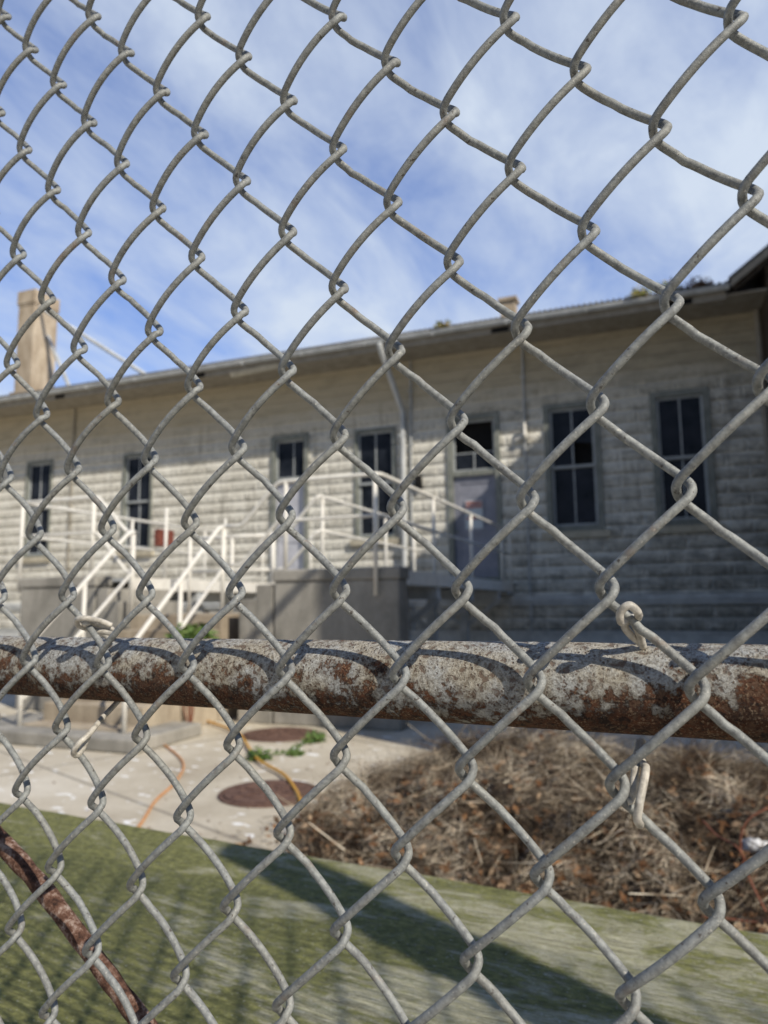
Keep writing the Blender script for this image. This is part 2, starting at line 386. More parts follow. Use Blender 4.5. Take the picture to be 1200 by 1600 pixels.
# horizontal pipe behind the mesh
RY = .3405+.0100+.0215; RZ = at(600, 1061, RY).z
mb = MB(); xs = [-1.5 + i*.02 for i in range(160)]
mb.tube([(x, RY+.0006*math.sin(x*9), RZ + .0008*math.sin(x*5+1)) for x in xs], .0218, 56)
rail = obj('rail', mb, M['rail'], fence, smooth=True, label='thick pipe rail with flaking grey zinc and rust')
# material coordinates of the rail are centred on its axis
for vv in rail.data.vertices: vv.co -= Vector((0, RY-Y0, RZ+GZ))
rail.location = (0, RY-Y0, RZ+GZ)
mb = MB()
mb.tube([(.89, .432, -GZ), (.89, .432, 1.1)], .060, 28); mb.tube([(.89, .432, 1.1), (.89, .432, 1.12)], [.063, .02], 28)
obj('post', mb, M['rail'], fence, smooth=True)
# tie wires
def tie(paths, r=.0019):
    for p in paths:
        mb = MB(); mb.tube(smooth_path(p, 8), r, 10); obj('tie_wire', mb, M['tie'], fence, smooth=True)
yf = Y0-.004; yb = Y0+.010
def a_(px, py, Y=yb): return at(px, py, Y)
# right tie: loop hooked over the strand, twisted tail down to the pipe, and the hooked lower end
rt = [[a_(1005, 1012, yb+.012), a_(997, 985, yb+.004), a_(985, 968, yb), a_(971, 972, Y0+.002), a_(970, 956, Y0-.001), a_(983, 946, Y0-.001), a_(996, 956, Y0+.001),
       a_(996, 966, yb), a_(984, 966, yb+.002), a_(976, 978, yb+.003), a_(986, 992, yb+.006), a_(1000, 1004, yb+.012)],
      [(at(1003, 1158, RY+.008)), a_(1003, 1190, Y0+.022), a_(1009, 1200, Y0+.014), a_(1005, 1225, Y0+.004), a_(999, 1255, Y0-.001), a_(996, 1280, Y0+.0), a_(1000, 1288, Y0+.005)],
      [(at(998, 1158, RY+.008)), a_(993, 1198, Y0+.018), a_(990, 1230, Y0+.008), a_(986, 1250, Y0+.006), a_(979, 1252, Y0+.004)]]
tie(rt)
lt = [[a_(180, 992, RY-.016), a_(150, 985, yb+.004), a_(124, 978, Y0+.003), a_(121, 968, Y0-.001), a_(134, 966, Y0-.001), a_(155, 970, yb), a_(174, 977, yb+.008)],
      [a_(174, 1000, RY-.018), a_(160, 990, yb+.006), a_(140, 980, yb+.001), a_(132, 974, Y0+.001), a_(150, 975, yb+.003), a_(178, 984, yb+.012)],
      [at(188, 1092, RY+.01), a_(160, 1122, Y0+.02), a_(140, 1146, Y0+.006), a_(122, 1163, Y0-.001), a_(115, 1176, Y0-.001), a_(121, 1180, Y0+.004), a_(130, 1168, Y0+.007), a_(138, 1150, Y0+.010)]]
tie(lt)
# the strand-like short tail at the right knot
# bent rusty bar leaning behind the mesh
bar = [at(-60, 1232, .372), at(0, 1312, .370), at(60, 1380, .368), at(125, 1466, .366), at(185, 1548, .366), at(240, 1622, .368), at(330, 1760, .375)]
mb = MB(); bp = smooth_path(bar, 10)
mb.tube(bp, [0.0062 + .0012*noise.noise(p*60) for p in bp], 18)
o = obj('bent_bar', mb, M['rust'], T=TF, base=bar[-1], smooth=True)
tag(o, 'curved rusty iron bar crossing the lower left corner behind the fence mesh', 'iron bar')

# ================================================================ MOSSY TIMBER on a low wall
TH = .47
ye = at(0, 1255, 1).z; Yfar = at(0, 1255, 1); Yfar = 1.22
mb = MB(); nx, ny = 220, 46; x0, x1, y0, y1 = -3.2, 2.6, .56, 1.216
def topz(x, y):
    e = min(1, (y1-y)/.02)
    return -TH + .0035*noise.noise(Vector((x*1.2, y*14, 0))) + .0018*noise.noise(Vector((x*6, y*50, 3))) - .008*(1-e)**2
def yedge(x): return .006*noise.noise(Vector((x*3, 5, 0))) + .003*noise.noise(Vector((x*15, 9, 0)))
for i in range(nx+1):
    x = x0+(x1-x0)*i/nx
    for j in range(ny+1):
        t = j/ny; t = 1-(1-t)**1.35; y = y0+(y1-y0)*t
        mb.v.append(Vector((x, y + yedge(x)*t**8, topz(x, y))))
for i in range(nx):
    for j in range(ny):
        a = i*(ny+1)+j; mb.f.append((a, a+ny+1, a+ny+2, a+1))
# sides and underside
n0 = len(mb.v)
for i in range(nx+1):
    x = x0+(x1-x0)*i/nx; mb.v.append(Vector((x, y1+yedge(x), -TH-.14))); mb.v.append(Vector((x, y0, -TH-.14)))
for i in range(nx):
    a = i*(ny+1); mb.f.append((a+ny, a+ny+ny+1, n0+2*i+2, n0+2*i)); mb.f.append((a+ny+1, a, n0+2*i+1, n0+2*i+3)); mb.f.append((n0+2*i, n0+2*i+2, n0+2*i+3, n0+2*i+1))
o = obj('timber_beam', mb, M['wood'], T=TF, base=(0, .9, -TH), smooth=False)
for p in o.data.polygons: p.use_smooth = p.index < nx*ny
tag(o, 'wide weathered timber with green moss along the bottom of the view', 'timber')
mb = MB(); mb.box((-3.1, .60, -GZ-.05), (2.5, 1.15, -TH-.142))
o = obj('retaining_wall', mb, M['concrete'], T=TF, base=(0, .9, -GZ)); tag(o, 'low concrete wall hidden under the mossy timber', 'wall')

# ================================================================ GROUND
mb = MB(); S = 400
mb.add([(-S, -S, -GZ), (S, -S, -GZ), (S, S, -GZ), (-S, S, -GZ)], [(0, 1, 2, 3)])
o = obj('ground', mb, M['ground'], T=TF, base=(0, 0, -GZ)); tag(o, kind='structure', label='pale stained concrete yard')

# ================================================================ BUILDING (u right, v toward the fence, z above eye)
bld = thing('old_building', 'long low derelict building with rock-faced siding and dark sash windows', 'building', b(-4, 0, -GZ), TB)
openings = [('w', -16.12, -15.2, 1.36, 3.96), ('w', -12.78, -11.86, 1.40, 3.88), ('d', -8.42, -7.46, .42, 3.92), ('w', -6.28, -5.32, 1.42, 3.86),
            ('d', -4.13, -3.02, .42, 3.93), ('w', -2.09, -1.02, 1.38, 3.96), ('w', -.06, .97, 1.40, 3.97), ('w', -19.3, -18.3, 1.36, 3.96), ('w', -23.3, -22.3, 1.36, 3.96)]
u0, u1, z0, z1 = -30., 9., -GZ, 5.56
us = sorted({u0, u1} | {o[1] for o in openings} | {o[2] for o in openings}); zs = sorted({z0, z1} | {o[3] for o in openings} | {o[4] for o in openings})
mb = MB()
def inside(uc, zc): return any(o[1] < uc < o[2] and o[3] < zc < o[4] for o in openings)
for i in range(len(us)-1):
    for j in range(len(zs)-1):
        if inside((us[i]+us[i+1])/2, (zs[j]+zs[j+1])/2): continue
        mb.add([b(us[i], 0, zs[j]), b(us[i+1], 0, zs[j]), b(us[i+1], 0, zs[j+1]), b(us[i], 0, zs[j+1])], [(0, 1, 2, 3)])
for k, a, c, d, e in openings:      # reveals
    mb.add([b(a, 0, d), b(a, 0, e), b(a, -.2, e), b(a, -.2, d)], [(0, 1, 2, 3)]); mb.add([b(c, 0, d), b(c, 0, e), b(c, -.2, e), b(c, -.2, d)], [(3, 2, 1, 0)])
    mb.add([b(a, 0, e), b(c, 0, e), b(c, -.2, e), b(a, -.2, e)], [(0, 1, 2, 3)]); mb.add([b(a, 0, d), b(c, 0, d), b(c, -.2, d), b(a, -.2, d)], [(3, 2, 1, 0)])
mb.bbox(u0, u1, -.30, -8, z0, z1)   # body behind the openings
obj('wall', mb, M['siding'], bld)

def frame_rect(mb, a, c, d, e, w, va, vb, sill=True):
    mb.bbox(a, a+w, va, vb, d, e); mb.bbox(c-w, c, va, vb, d, e); mb.bbox(a+w, c-w, va, vb, e-w, e)
    if sill: mb.bbox(a+w, c-w, va, vb, d, d+w)
def window(a, c, d, e, broken=None):
    w_ = .11 if a > -3 else .065
    fm = MB(); frame_rect(fm, a-.012, c+.012, d-.012, e+.012, w_, .035, -.16)
    wn = obj('window', fm, M['frame'], bld)
    A, C_, D_, E_ = a+w_-.01, c-w_+.01, d+w_-.01, e-w_+.01; mid = (D_+E_)/2
    s1 = MB(); frame_rect(s1, A, C_, mid-.02, E_, .05, -.04, -.08); s1.bbox((A+C_)/2-.014, (A+C_)/2+.014, -.045, -.075, mid+.03, E_-.05)
    s2 = MB(); frame_rect(s2, A+.002, C_-.002, D_, mid+.02, .05, -.085, -.125); s2.bbox((A+C_)/2-.014, (A+C_)/2+.014, -.09, -.12, D_+.05, mid-.03)
    obj('sash', s1, M['sash'], wn); obj('sash', s2, M['sash'], wn)
    for k, (p, q, r, s) in enumerate([(A+.05, (A+C_)/2-.014, mid+.03, E_-.05), ((A+C_)/2+.014, C_-.05, mid+.03, E_-.05), (A+.05, (A+C_)/2-.014, D_+.05, mid-.03), ((A+C_)/2+.014, C_-.05, D_+.05, mid-.03)]):
        g = MB(); vv = -.06 if k < 2 else -.105
        if broken == k:
            zz = r + (s-r)*.42; g.add([b(p, vv, zz), b(q, vv, zz-.05), b(q, vv, s), b(p, vv, s)], [(0, 1, 2, 3)])
        else: g.add([b(p, vv, r), b(q, vv, r), b(q, vv, s), b(p, vv, s)], [(0, 1, 2, 3)])
        obj('pane', g, M['pane'], wn)
    sl = MB(); sl.bbox(a-.11, c+.11, .085, -.02, d-.145, d-.018); obj('sill', sl, M['sill'], wn)
for k, a, c, d, e in openings:
    dk = MB(); dk.add([b(a-.02, -.21, d-.02), b(c+.02, -.21, d-.02), b(c+.02, -.21, e+.02), b(a-.02, -.21, e+.02)], [(0, 1, 2, 3)])
    obj('dark_interior', dk, M['dark'], bld)
for i, (k, a, c, d, e) in enumerate(openings):
    if k == 'w': window(a, c, d, e, {5: 1}.get(i))
def door(a, c, d, e, zt, sign):
    fm = MB(); frame_rect(fm, a-.012, c+.012, d, e+.012, .11, .04, -.16, False); fm.bbox(a+.098, c-.098, .02, -.15, zt, zt+.10); fm.bbox(a+.098, c-.098, .05, -.16, d, d+.09)
    fr = obj('door_frame', fm, M['frame'], bld)
    lf = MB(); lf.bbox(a+.10, c-.10, -.06, -.105, d+.095, zt-.003)
    w = c-a-.2
    for (p, q, r, s) in [(a+.10, c-.10, zt-.16, zt-.003), (a+.10, c-.10, d+.095, d+.36), (a+.10, a+.23, d+.36, zt-.16), (c-.23, c-.10, d+.36, zt-.16), (a+.23, c-.23, d+1.0, d+1.14)]:
        lf.bbox(p+.001, q-.001, -.045, -.061, r, s)
    dr = obj('door', lf, M['door' if sign else 'paledoor'], bld)
    h = MB(); h.tube([b(a+.17, -.045, d+1.06), b(a+.17, .01, d+1.06), b(a+.17, .02, d+1.06)], [.012, .012, .03], 12); obj('handle', h, M['frame'], dr)
    tr = MB(); frame_rect(tr, a+.10, c-.10, zt+.10, e-.10, .045, -.05, -.09)
    zt2 = zt+.10+(e-.2-zt)*.36
    if sign: tr.bbox(a+.145, c-.145, -.055, -.085, zt2-.012, zt2+.012); tr.bbox((a+c)/2-.012, (a+c)/2+.012, -.056, -.084, zt+.145, zt2-.012)
    else: tr.bbox((a+c)/2+.06, (a+c)/2+.085, -.056, -.084, zt+.145, e-.145)
    ts = obj('transom', tr, M['sash'], bld)
    pn = MB(); top = e-.145 if not sign else zt2
    pn.add([b(a+.145, -.07, zt+.145), b(c-.145, -.07, zt+.145), b(c-.145, -.07, top), b(a+.145, -.07, top)], [(0, 1, 2, 3)]); obj('pane', pn, M['pane'], ts)
    if sign:
        s0, s1 = -3.79, -3.42; g = MB(); g.bbox(s0, s1, -.028, -.043, 1.52, 2.12)
        sg = obj('sign', g, M['signwhite'], dr)
        g = MB(); g.bbox(s0+.015, s1-.015, -.022, -.0275, 1.96, 2.09); obj('sign_band', g, M['signred'], dr); g = MB(); g.bbox(s0+.03, s1-.03, -.022, -.0275, 1.72, 1.77); obj('sign_band', g, M['signred'], dr)
        cu = bpy.data.curves.new('t', 'FONT'); cu.body = 'DANGER'; cu.size = .105; cu.align_x = 'CENTER'; cu.align_y = 'CENTER'; cu.extrude = .001
        to = bpy.data.objects.new('t', cu); col.objects.link(to); bpy.context.view_layer.update()
        me = bpy.data.meshes.new_from_object(to.evaluated_get(bpy.context.evaluated_depsgraph_get()))
        tmb = MB(); tmb.add([b((s0+s1)/2 + q.co.x*.80, -.0185 - q.co.z, 2.02 + q.co.y) for q in me.vertices], [tuple(p.vertices) for p in me.polygons])
        bpy.data.objects.remove(to); obj('lettering', tmb, M['signwhite'], dr)
door(-8.42, -7.46, .42, 3.92, 2.80, False)
door(-4.13, -3.02, .42, 3.93, 2.64, True)

# ledge, base boards, eaves, roof
mb = MB(); mb.bbox(u0, u1, .07, .002, .02, .12); mb.bbox(u0, u1, .045, .002, -.06, .02); obj('ledge', mb, M['ledge'], bld)
mb = MB(); mb.bbox(u0, u1, .05, .002, -GZ, -.60); mb.bbox(u0, u1, .075, .002, -.60, -.56)
for q in range(0, 40): mb.bbox(u0+q+.48, u0+q+.52, .062, .05, -GZ, -.61)
obj('base_board', mb, M['ledge'], bld)
mb = MB(); mb.bbox(u0, u1+.0, .95, .001, 5.32, 5.36)
obj('soffit', mb, M['soffit'], bld)
mb = MB(); mb.bbox(u0, 1.3, .975, .952, 5.26, 5.46); obj('fascia', mb, M['soffit'], bld)
mb = MB(); pr = []
for q in range(9):
    w = math.pi*q/8; pr.append((.976+.065-.065*math.cos(w), 5.47-.085*math.sin(w)))
pr2 = [(p[0]+(-.004 if p[0] > 1.04 else .004), p[1]+.006) for p in reversed(pr)]
steps = [u0 + q*(1.35-u0)/60 for q in range(61)]
ring = pr+pr2; nr = len(ring); base = len(mb.v)
for q in steps:
    sag = .018*noise.noise(Vector((q*.4, 0, 0)))
    for (vv, zz) in ring: mb.v.append(b(q, vv, zz+sag))
for i in range(60):
    for k in range(nr): mb.f.append((base+i*nr+k, base+i*nr+(k+1) % nr, base+(i+1)*nr+(k+1) % nr, base+(i+1)*nr+k))
mb.f.append(tuple(base+k for k in range(nr))); mb.f.append(tuple(base+60*nr+k for k in reversed(range(nr))))
for q in range(20):
    uu = u0+1.5*q+.4; mb.bbox(uu, uu+.03, 1.112, .98, 5.38, 5.475)
obj('gutter', mb, M['gutter'], bld)
mb = MB(); prf = []
mb.prism([b(u0, 1.06, 5.49), b(u0, 1.06, 5.52), b(u0, -4.2, 7.30), b(u0, -9.2, 5.5), b(u0, -9.2, 5.46), b(u0, -4.2, 7.26)], b(u0, 0, 0), b(1.6, 0, 0))
for q in range(300):
    uu = u0+q*.105
    mb.prism([b(uu, 1.075, 5.515), b(uu, 1.075, 5.545), b(uu, -4.2, 7.325), b(uu, -4.2, 7.29)], b(uu, 0, 0), b(uu+.045, 0, 0))
obj('roof', mb, M['roof'], bld)
# broken piece of eave lining, dark holes beside it
mb = MB(); mb.prism([b(-8.95, .96, 5.17), b(-8.95, 1.0, 5.27), b(-8.95, .80, 5.20)], b(-8.95, 0, 0), b(-7.7, 0, .05)); mb.v[-1] += Vector((.2, 0, .03))
obj('loose_board', mb, M['sill'], bld, label='broken pale board hanging from the eave')
for (uu, ww) in ((-9.9, .25), (-14.2, .3), (-2.9, .35), (.35, .4), (-19, .3)):
    mb = MB(); mb.bbox(uu, uu+ww, .99, .951, 5.27, 5.37); obj('soffit_hole', mb, M['dark'], bld)
# downpipe with its slanting neck
mb = MB(); mb.tube(smooth_path([b(-5.24, 1.02, 5.40), b(-5.24, 1.02, 5.28), b(-5.19, .55, 4.75), b(-5.12, .14, 4.2), b(-5.11, .09, 4.0), b(-5.11, .09, 3.2)], 6)+[b(-5.11, .09, 1.2), b(-5.11, .09, -.9)], .06, 14)
for zz in (3.6, 1.7, .6): mb.bbox(-5.18, -5.04, .145, .0, zz, zz+.05)
obj('downpipe', mb, M['ledge'], bld, smooth=False)
for uu, zt in ((-4.93, 5.3), (-2.47, 5.3), (-14.48, 5.3)):
    mb = MB(); mb.tube([b(uu, .035, zt), b(uu-.02, .035, 2.5), b(uu-.02, .035, -.55)], .022, 10)
    for zz in (4.6, 3.4, 2.2, 1.): mb.bbox(uu-.06, uu+.04, .06, 0, zz, zz+.03)
    obj('conduit', mb, M['gutter' if uu > -10 else 'soffit'], bld)
mb = MB(); mb.tube([b(-2.47, .12, 3.62), b(-2.47, .12, 3.35)], [.03, .05], 12); mb.beam(b(-2.47, .03, 3.55), b(-2.47, .15, 3.5), .04)
mb.beam(b(-2.68, .08, 3.28), b(-2.46, .10, 3.36), .05, .03); mb.beam(b(-2.26, .08, 3.30), b(-2.46, .10, 3.36), .05, .03); obj('conduit_bracket', mb, M['white'], bld)  # small white arrow-shaped bracket on the conduit
mb = MB(); mb.bbox(-4.86, -4.72, .1, .001, 2.42, 2.72); obj('switch_box', mb, M['dark'], bld)
# chimney and its struts
mb = MB(); mb.bbox(-20.33, -19.58, -3.0, -4.0, 6.4, 10.35)
mb.bbox(-20.35, -19.56, -2.98, -4.02, 10.35, 10.42)
obj('chimney', mb, M['chimney'], bld, bevel=.02)
mb = MB(); mb.bbox(-20.37, -19.54, -2.96, -4.04, 10.42, 10.90); mb.bbox(-20.25, -19.65, -3.1, -3.8, 10.90, 10.94); obj('chimney_cap', mb, M['chimney'], bld, bevel=.02)
mb = MB(); mb.bbox(-20.42, -19.50, -2.9, -4.1, 7.0, 7.28); obj('chimney_base', mb, M['chimney'], bld)
mb = MB(); mb.tube([b(-19.56, -3.2, 10.3), b(-14.6, -3.0, 7.1)], .065, 10); obj('strut', mb, M['ledge'], bld)
mb = MB(); mb.tube([b(-19.57, -3.6, 9.4), b(-17.9, -3.2, 7.0)], .065, 10); obj('strut', mb, M['gutter'], bld)
mb = MB(); mb.bbox(-3.27, -2.92, -1.8, -2.1, 6.2, 7.12); mb.bbox(-3.32, -2.87, -1.75, -2.15, 7.12, 7.2); obj('vent', mb, M['chimney'], bld)

# cross gable at the right end of the eave
mb = MB()
mb.prism([b(1.42, 1.12, 5.36), b(1.44, 1.12, 5.50), b(4.4, 1.12, 7.72), b(4.4, 1.12, 7.58)], b(0, 1.12, 0), b(0, -6, 0))
mb.bbox(1.95, 2.02, .95, 0, -GZ, 5.9); mb.bbox(2.0, 4.3, .9, .6, -GZ, 5.9)
o = thing('cross_gable', 'dark underside of the gable roof rising at the top right corner', 'gable', b(3, .5, -GZ), TB)
obj('roof', mb, M['darkwood'], o)
mb = MB(); mb.tube([b(1.87, .10, 5.3), b(1.87, .10, -1.2)], .05, 12); obj('downpipe', mb, M['soffit'], o)
mb = MB(); mb.prism([b(1.36, 1.20, 5.38), b(1.38, 1.20, 5.52), b(4.4, 1.20, 7.78), b(4.4, 1.20, 7.64)], b(0, 1.20, 0), b(0, 1.14, 0)); obj('rake_board', mb, M['soffit'], o)
mb = MB(); mb.prism([b(1.36, 1.20, 5.525), b(1.34, 1.20, 5.56), b(4.4, 1.20, 7.82), b(4.4, 1.20, 7.785)], b(0, 1.20, 0), b(0, -6, 0)); obj('roofing', mb, M['roof'], o)

def gabled(name, label, ue, ze, slope, ur, ueR, vf, vb):
    o = thing(name, label, 'building', b(ur, vb, -GZ), TB)
    zr = ze+slope*(ur-ue); zR = zr - slope*(ueR-ur)
    m_ = MB(); m_.prism([b(ue+.5, vf-.25, -GZ), b(ueR-.5, vf-.25, -GZ), b(ueR-.5, vf-.25, zR+.4), b(ur, vf-.25, zr-.15), b(ue+.5, vf-.25, ze+.3)], b(0, vf-.25, 0), b(0, vb, 0)); obj('wall', m_, M['brick'], o)
    m_ = MB(); m_.prism([b(ue, vf, ze), b(ur, vf, zr), b(ueR, vf, zR), b(ueR, vf, zR-.15), b(ur, vf, zr-.15), b(ue, vf, ze-.15)], b(0, vf, 0), b(0, vb-.2, 0)); obj('roof', m_, M['roof'], o)
gabled('wall_shade_block', 'unseen tall gabled block added beyond the right edge to shade the wall', 2.3, 7.6, .86, 7.3, 14.5, 5., 3.5)  # added out of view; throws the sloping shade across the siding
gabled('landing_shade_block', 'unseen gabled block added nearer the fence to shade the right landing', 1.75, 5.43, .93, 4.6, 8.2, 10.5, 5.2)  # added out of view; keeps sun off the landing, walkway edge and yard

# ================================================================ LANDINGS AND STAIRS
def landing(label, ua, ub_, va, vb):
    m_ = MB(); m_.bbox(ua, ub_, vb-.27, vb, -GZ, .26); m_.bbox(ua, ub_-.32, va, vb-.275, -GZ, .21)
    o = thing('concrete_landing', label, 'landing', b((ua+ub_)/2, vb, -GZ), TB, group='concrete landings')
    obj('block', m_, M['concrete'], o, bevel=.02)
    m_ = MB(); m_.bbox(ua-.02, ub_+.02, vb-.29, vb+.02, .261, .395); m_.bbox(ua-.02, ub_-.36, va, vb-.292, .261, .335); obj('slab', m_, M['concrete'], o, bevel=.02); return o
landing('right-hand concrete landing block, half in shade, below the tall white rail', -4.15, -2.63, 5.95, 7.18)
landing('tan sunlit concrete landing block at the left end of the stairs', -8.03, -6.76, 5.95, 7.18)
st = thing('concrete_stairs', 'tan concrete steps between the two landing blocks', 'stairs', b(-5.5, 7.2, -GZ), TB)
m_ = MB(); m_.bbox(-6.19, -4.84, 5.96, 7.19, -GZ, -.10); obj('landing', m_, M['step'], st, bevel=.015)
for k in range(3):
    zt = .233-.166*k
    if zt > -.09:
        m_ = MB(); m_.bbox(-4.17-.225*(k+1), -4.17-.225*k, 5.97, 7.17, -GZ, zt); obj('side_step', m_, M['concrete'], st, bevel=.012)
        m_ = MB(); m_.bbox(-6.74+.185*k, -6.74+.185*(k+1), 5.97, 7.17, -GZ, zt); obj('side_step', m_, M['concrete'], st, bevel=.012)
for k in range(6):
    m_ = MB(); m_.bbox(-6.17, -4.86, 7.195+.255*k, 7.195+.255*(k+1)-.002, -GZ, -.10-.178*(k+1)); obj('step', m_, M['step'], st, bevel=.012)
m_ = MB(); m_.bbox(-6.9, -4.5, 8.0, 9.0, -GZ, -GZ+.13); obj('footing', m_, M['concrete'], st, bevel=.02)

RR = .024
def railing(name, label, lines, posts, group=None, base=None):
    o = thing(name, label, 'railing', base, TB, group)
    for nm, pts in lines:
        m_ = MB(); m_.tube(pts, RR if nm == 'handrail' else RR*.85, 10); obj(nm, m_, M['white'], o, smooth=True)
    for (u_, v_, a_z, b_z) in posts:
        m_ = MB(); m_.tube([b(u_, v_, a_z), b(u_, v_, b_z)], RR, 10); obj('post', m_, M['white'], o, smooth=True)
    return o
H, MH = 1.42, .96
def bend(pts, r=.07):
    out = [Vector(pts[0])]
    for i in range(1, len(pts)-1):
        p, q, s = Vector(pts[i-1]), Vector(pts[i]), Vector(pts[i+1])
        a = q+(p-q).normalized()*r; c = q+(s-q).normalized()*r
        for k in range(5):
            t = k/4; out.append(a*(1-t)**2+q*2*t*(1-t)+c*t*t)
    out.append(Vector(pts[-1])); return out
# right landing: side of the steps, front, then back along the walkway to the wall
railing('railing', 'long white pipe railing from the right landing corner back to the signed door',
        [('handrail', bend([b(-4.83, 7.15, .93), b(-4.60, 7.15, .93), b(-4.12, 7.15, H), b(-2.85, 7.15, H), b(-2.85, .15, H)])),
         ('midrail', bend([b(-4.83, 7.15, .47), b(-4.60, 7.15, .47), b(-4.12, 7.15, MH), b(-2.85, 7.15, MH), b(-2.85, .15, MH)]))],
        [(-4.02, 7.15, .39, H), (-2.87, 7.24, .09, H), (-2.85, 5.2, .3, H), (-2.85, 3.2, .3, H), (-2.85, .9, .3, H), (-2.85, .15, .3, H)], base=b(-3.5, 7.1, .3))
railing('railing', 'white pipe railing on the left side of the walkway to the signed door',
        [('handrail', bend([b(-4.84, 6.02, .93), b(-4.65, 6.02, .93), b(-4.17, 6.02, H), b(-4.17, 1.0, H)])),
         ('midrail', bend([b(-4.84, 6.02, .47), b(-4.65, 6.02, .47), b(-4.17, 6.02, MH), b(-4.17, 1.0, MH)]))],
        [(-4.17, 5.9, .3, H), (-4.17, 3.6, .3, H), (-4.17, 2.2, .3, H), (-4.17, 1.0, .3, H), (-4.84, 6.02, -.1, .93)], base=b(-4.17, 6, .3))
railing('railing', 'white pipe railing round the outer side of the left landing',
        [('handrail', bend([b(-6.2, 7.15, .93), b(-6.30, 7.15, .93), b(-6.8, 7.15, H), b(-8.1, 7.15, H), b(-8.1, .9, H)])),
         ('midrail', bend([b(-6.2, 7.15, .42), b(-6.28, 7.15, .42), b(-6.8, 7.15, MH), b(-8.1, 7.15, MH), b(-8.1, .9, MH)]))],
        [(-6.86, 7.15, .39, H), (-8.1, 7.15, .2, H), (-8.1, 5.0, .3, H), (-8.1, 3.0, .3, H), (-8.1, .9, .3, H)], base=b(-8, 7, .3))
railing('railing', 'white pipe railing on the right side of the far left walkway',
        [('handrail', bend([b(-6.18, 6.02, .93), b(-6.25, 6.02, .93), b(-6.7, 6.02, H), b(-6.7, 1.35, H)])),
         ('midrail', bend([b(-6.18, 6.02, .47), b(-6.25, 6.02, .47), b(-6.7, 6.02, MH), b(-6.7, 1.35, MH)]))],
        [(-6.7, 5.9, .3, H), (-6.7, 4.4, .3, H), (-6.7, 2.9, .3, H), (-6.7, 1.35, .3, H), (-6.18, 6.02, -.1, .93)], base=b(-6.7, 6, .3))
railing('railing', 'short white back railing behind the stair landing',
        [('handrail', [b(-6.17, 6.0, .93), b(-4.86, 6.0, .93)]), ('midrail', [b(-6.17, 6.0, .47), b(-4.86, 6.0, .47)])],
        [(-5.5, 6.0, -.1, .93)], base=b(-5.5, 6, -.1))
for u_, lb in ((-6.18, 'left stair handrail of white pipe sloping down to the yard'), (-4.85, 'right stair handrail of white pipe sloping down to the yard')):
    railing('stair_railing', lb,
            [('handrail', bend([b(u_, 7.15, .93), b(u_, 7.27, .90), b(u_, 8.66, -.36), b(u_, 8.75, -.50), b(u_, 8.75, -.8)], .05)),
             ('midrail', [b(u_, 7.2, .40), b(u_, 8.72, -.93)])],
            [(u_, 7.17, -.1, .9), (u_, 8.75, -GZ+.13, -.5), (u_, 7.95, -.85, .28)], base=b(u_, 8, -GZ))
def walkway(label, ua, ub_, vb):
    o = thing('walkway', label, 'walkway', b((ua+ub_)/2, 3, -GZ), TB, group='raised walkways to the doors')
    m_ = MB(); m_.bbox(ua+.03, ub_-.03, .02, vb, .34, .385); obj('deck', m_, M['ledge'], o)
    for uu in (ua, ub_):
        m_ = MB(); m_.bbox(uu-.028, uu+.028, .012, vb, .22, .392); obj('side_beam', m_, M['white'], o)
    for vv in (1.2, 3.2, 5.0):
        m_ = MB(); m_.bbox(ua-.01, ub_+.01, vv, vv+.14, .06, .218)
        obj('cross_beam', m_, M['gutter'], o)
        m_ = MB(); m_.beam(b(ub_+.02, vv+.07, .07), b((ua+ub_)/2, vv+.07, -.45), .07); m_.beam(b(ua-.02, vv+.07, .07), b((ua+ub_)/2, vv+.07, -.45), .07); obj('brace', m_, M['gutter'], o)
        m_ = MB(); m_.bbox((ua+ub_)/2-.07, (ua+ub_)/2+.07, vv, vv+.14, -GZ, .058); obj('leg', m_, M['gutter'], o)
    m_ = MB(); m_.bbox(ua-.02, ub_+.02, .6, .012, .15, .218); obj('threshold_shelf', m_, M['gutter'], o)
walkway('grey white steel walkway leading to the signed door', -4.17, -2.85, 6.6)
walkway('grey white steel walkway leading to the far left door', -8.1, -6.7, 6.6)
m_ = MB(); m_.bbox(-8.06, -7.96, 4.1, 4.5, 1.02, 1.31); m_.bbox(-7.959, -7.95, 4.13, 4.47, 1.05, 1.28)
o = obj('equipment_box', m_, M['red'], T=TB, base=b(-8.0, 4.3, 1.02), bevel=.01); tag(o, 'small red-brown box hung on the far left walkway railing', 'box')

# ================================================================ THINGS ON THE GROUND
gz = -GZ
def disc(name, label, cu, cv, r):
    m_ = MB(); c0 = b(cu, cv, gz); n = 64
    prof = [(r*1.08, .0), (r*1.08, .012), (r*1.0, .016), (r*.99, .008), (r*.96, .008), (r*.95, .02)]
    for (rr, h) in prof:
        for k in range(n): m_.v.append(c0+Vector((rr*math.cos(2*math.pi*k/n), rr*math.sin(2*math.pi*k/n), h)))
    for i in range(len(prof)-1):
        for k in range(n): m_.f.append((i*n+k, i*n+(k+1) % n, (i+1)*n+(k+1) % n, (i+1)*n+k))
    m_.f.append(tuple((len(prof)-1)*n+k for k in range(n)))
    for k in range(6):
        a = k*math.pi/3; d = Vector((math.cos(a), math.sin(a), 0)); m_.beam(c0+d*r*.2+Vector((0,0,.022)), c0+d*r*.85+Vector((0,0,.022)), .03, .012)
    for rr in (.3, .6): m_.tube([c0+Vector((r*rr*math.cos(2*math.pi*k/40), r*rr*math.sin(2*math.pi*k/40), .021)) for k in range(41)], .008, 6, False)
    o = obj(name, m_, M['cover'], T=TB, base=b(cu, cv, gz)); tag(o, label, 'manhole cover')
disc('manhole_cover', 'nearer round rusty iron cover beside the brown debris pile', -2.68, 9.75, .325)
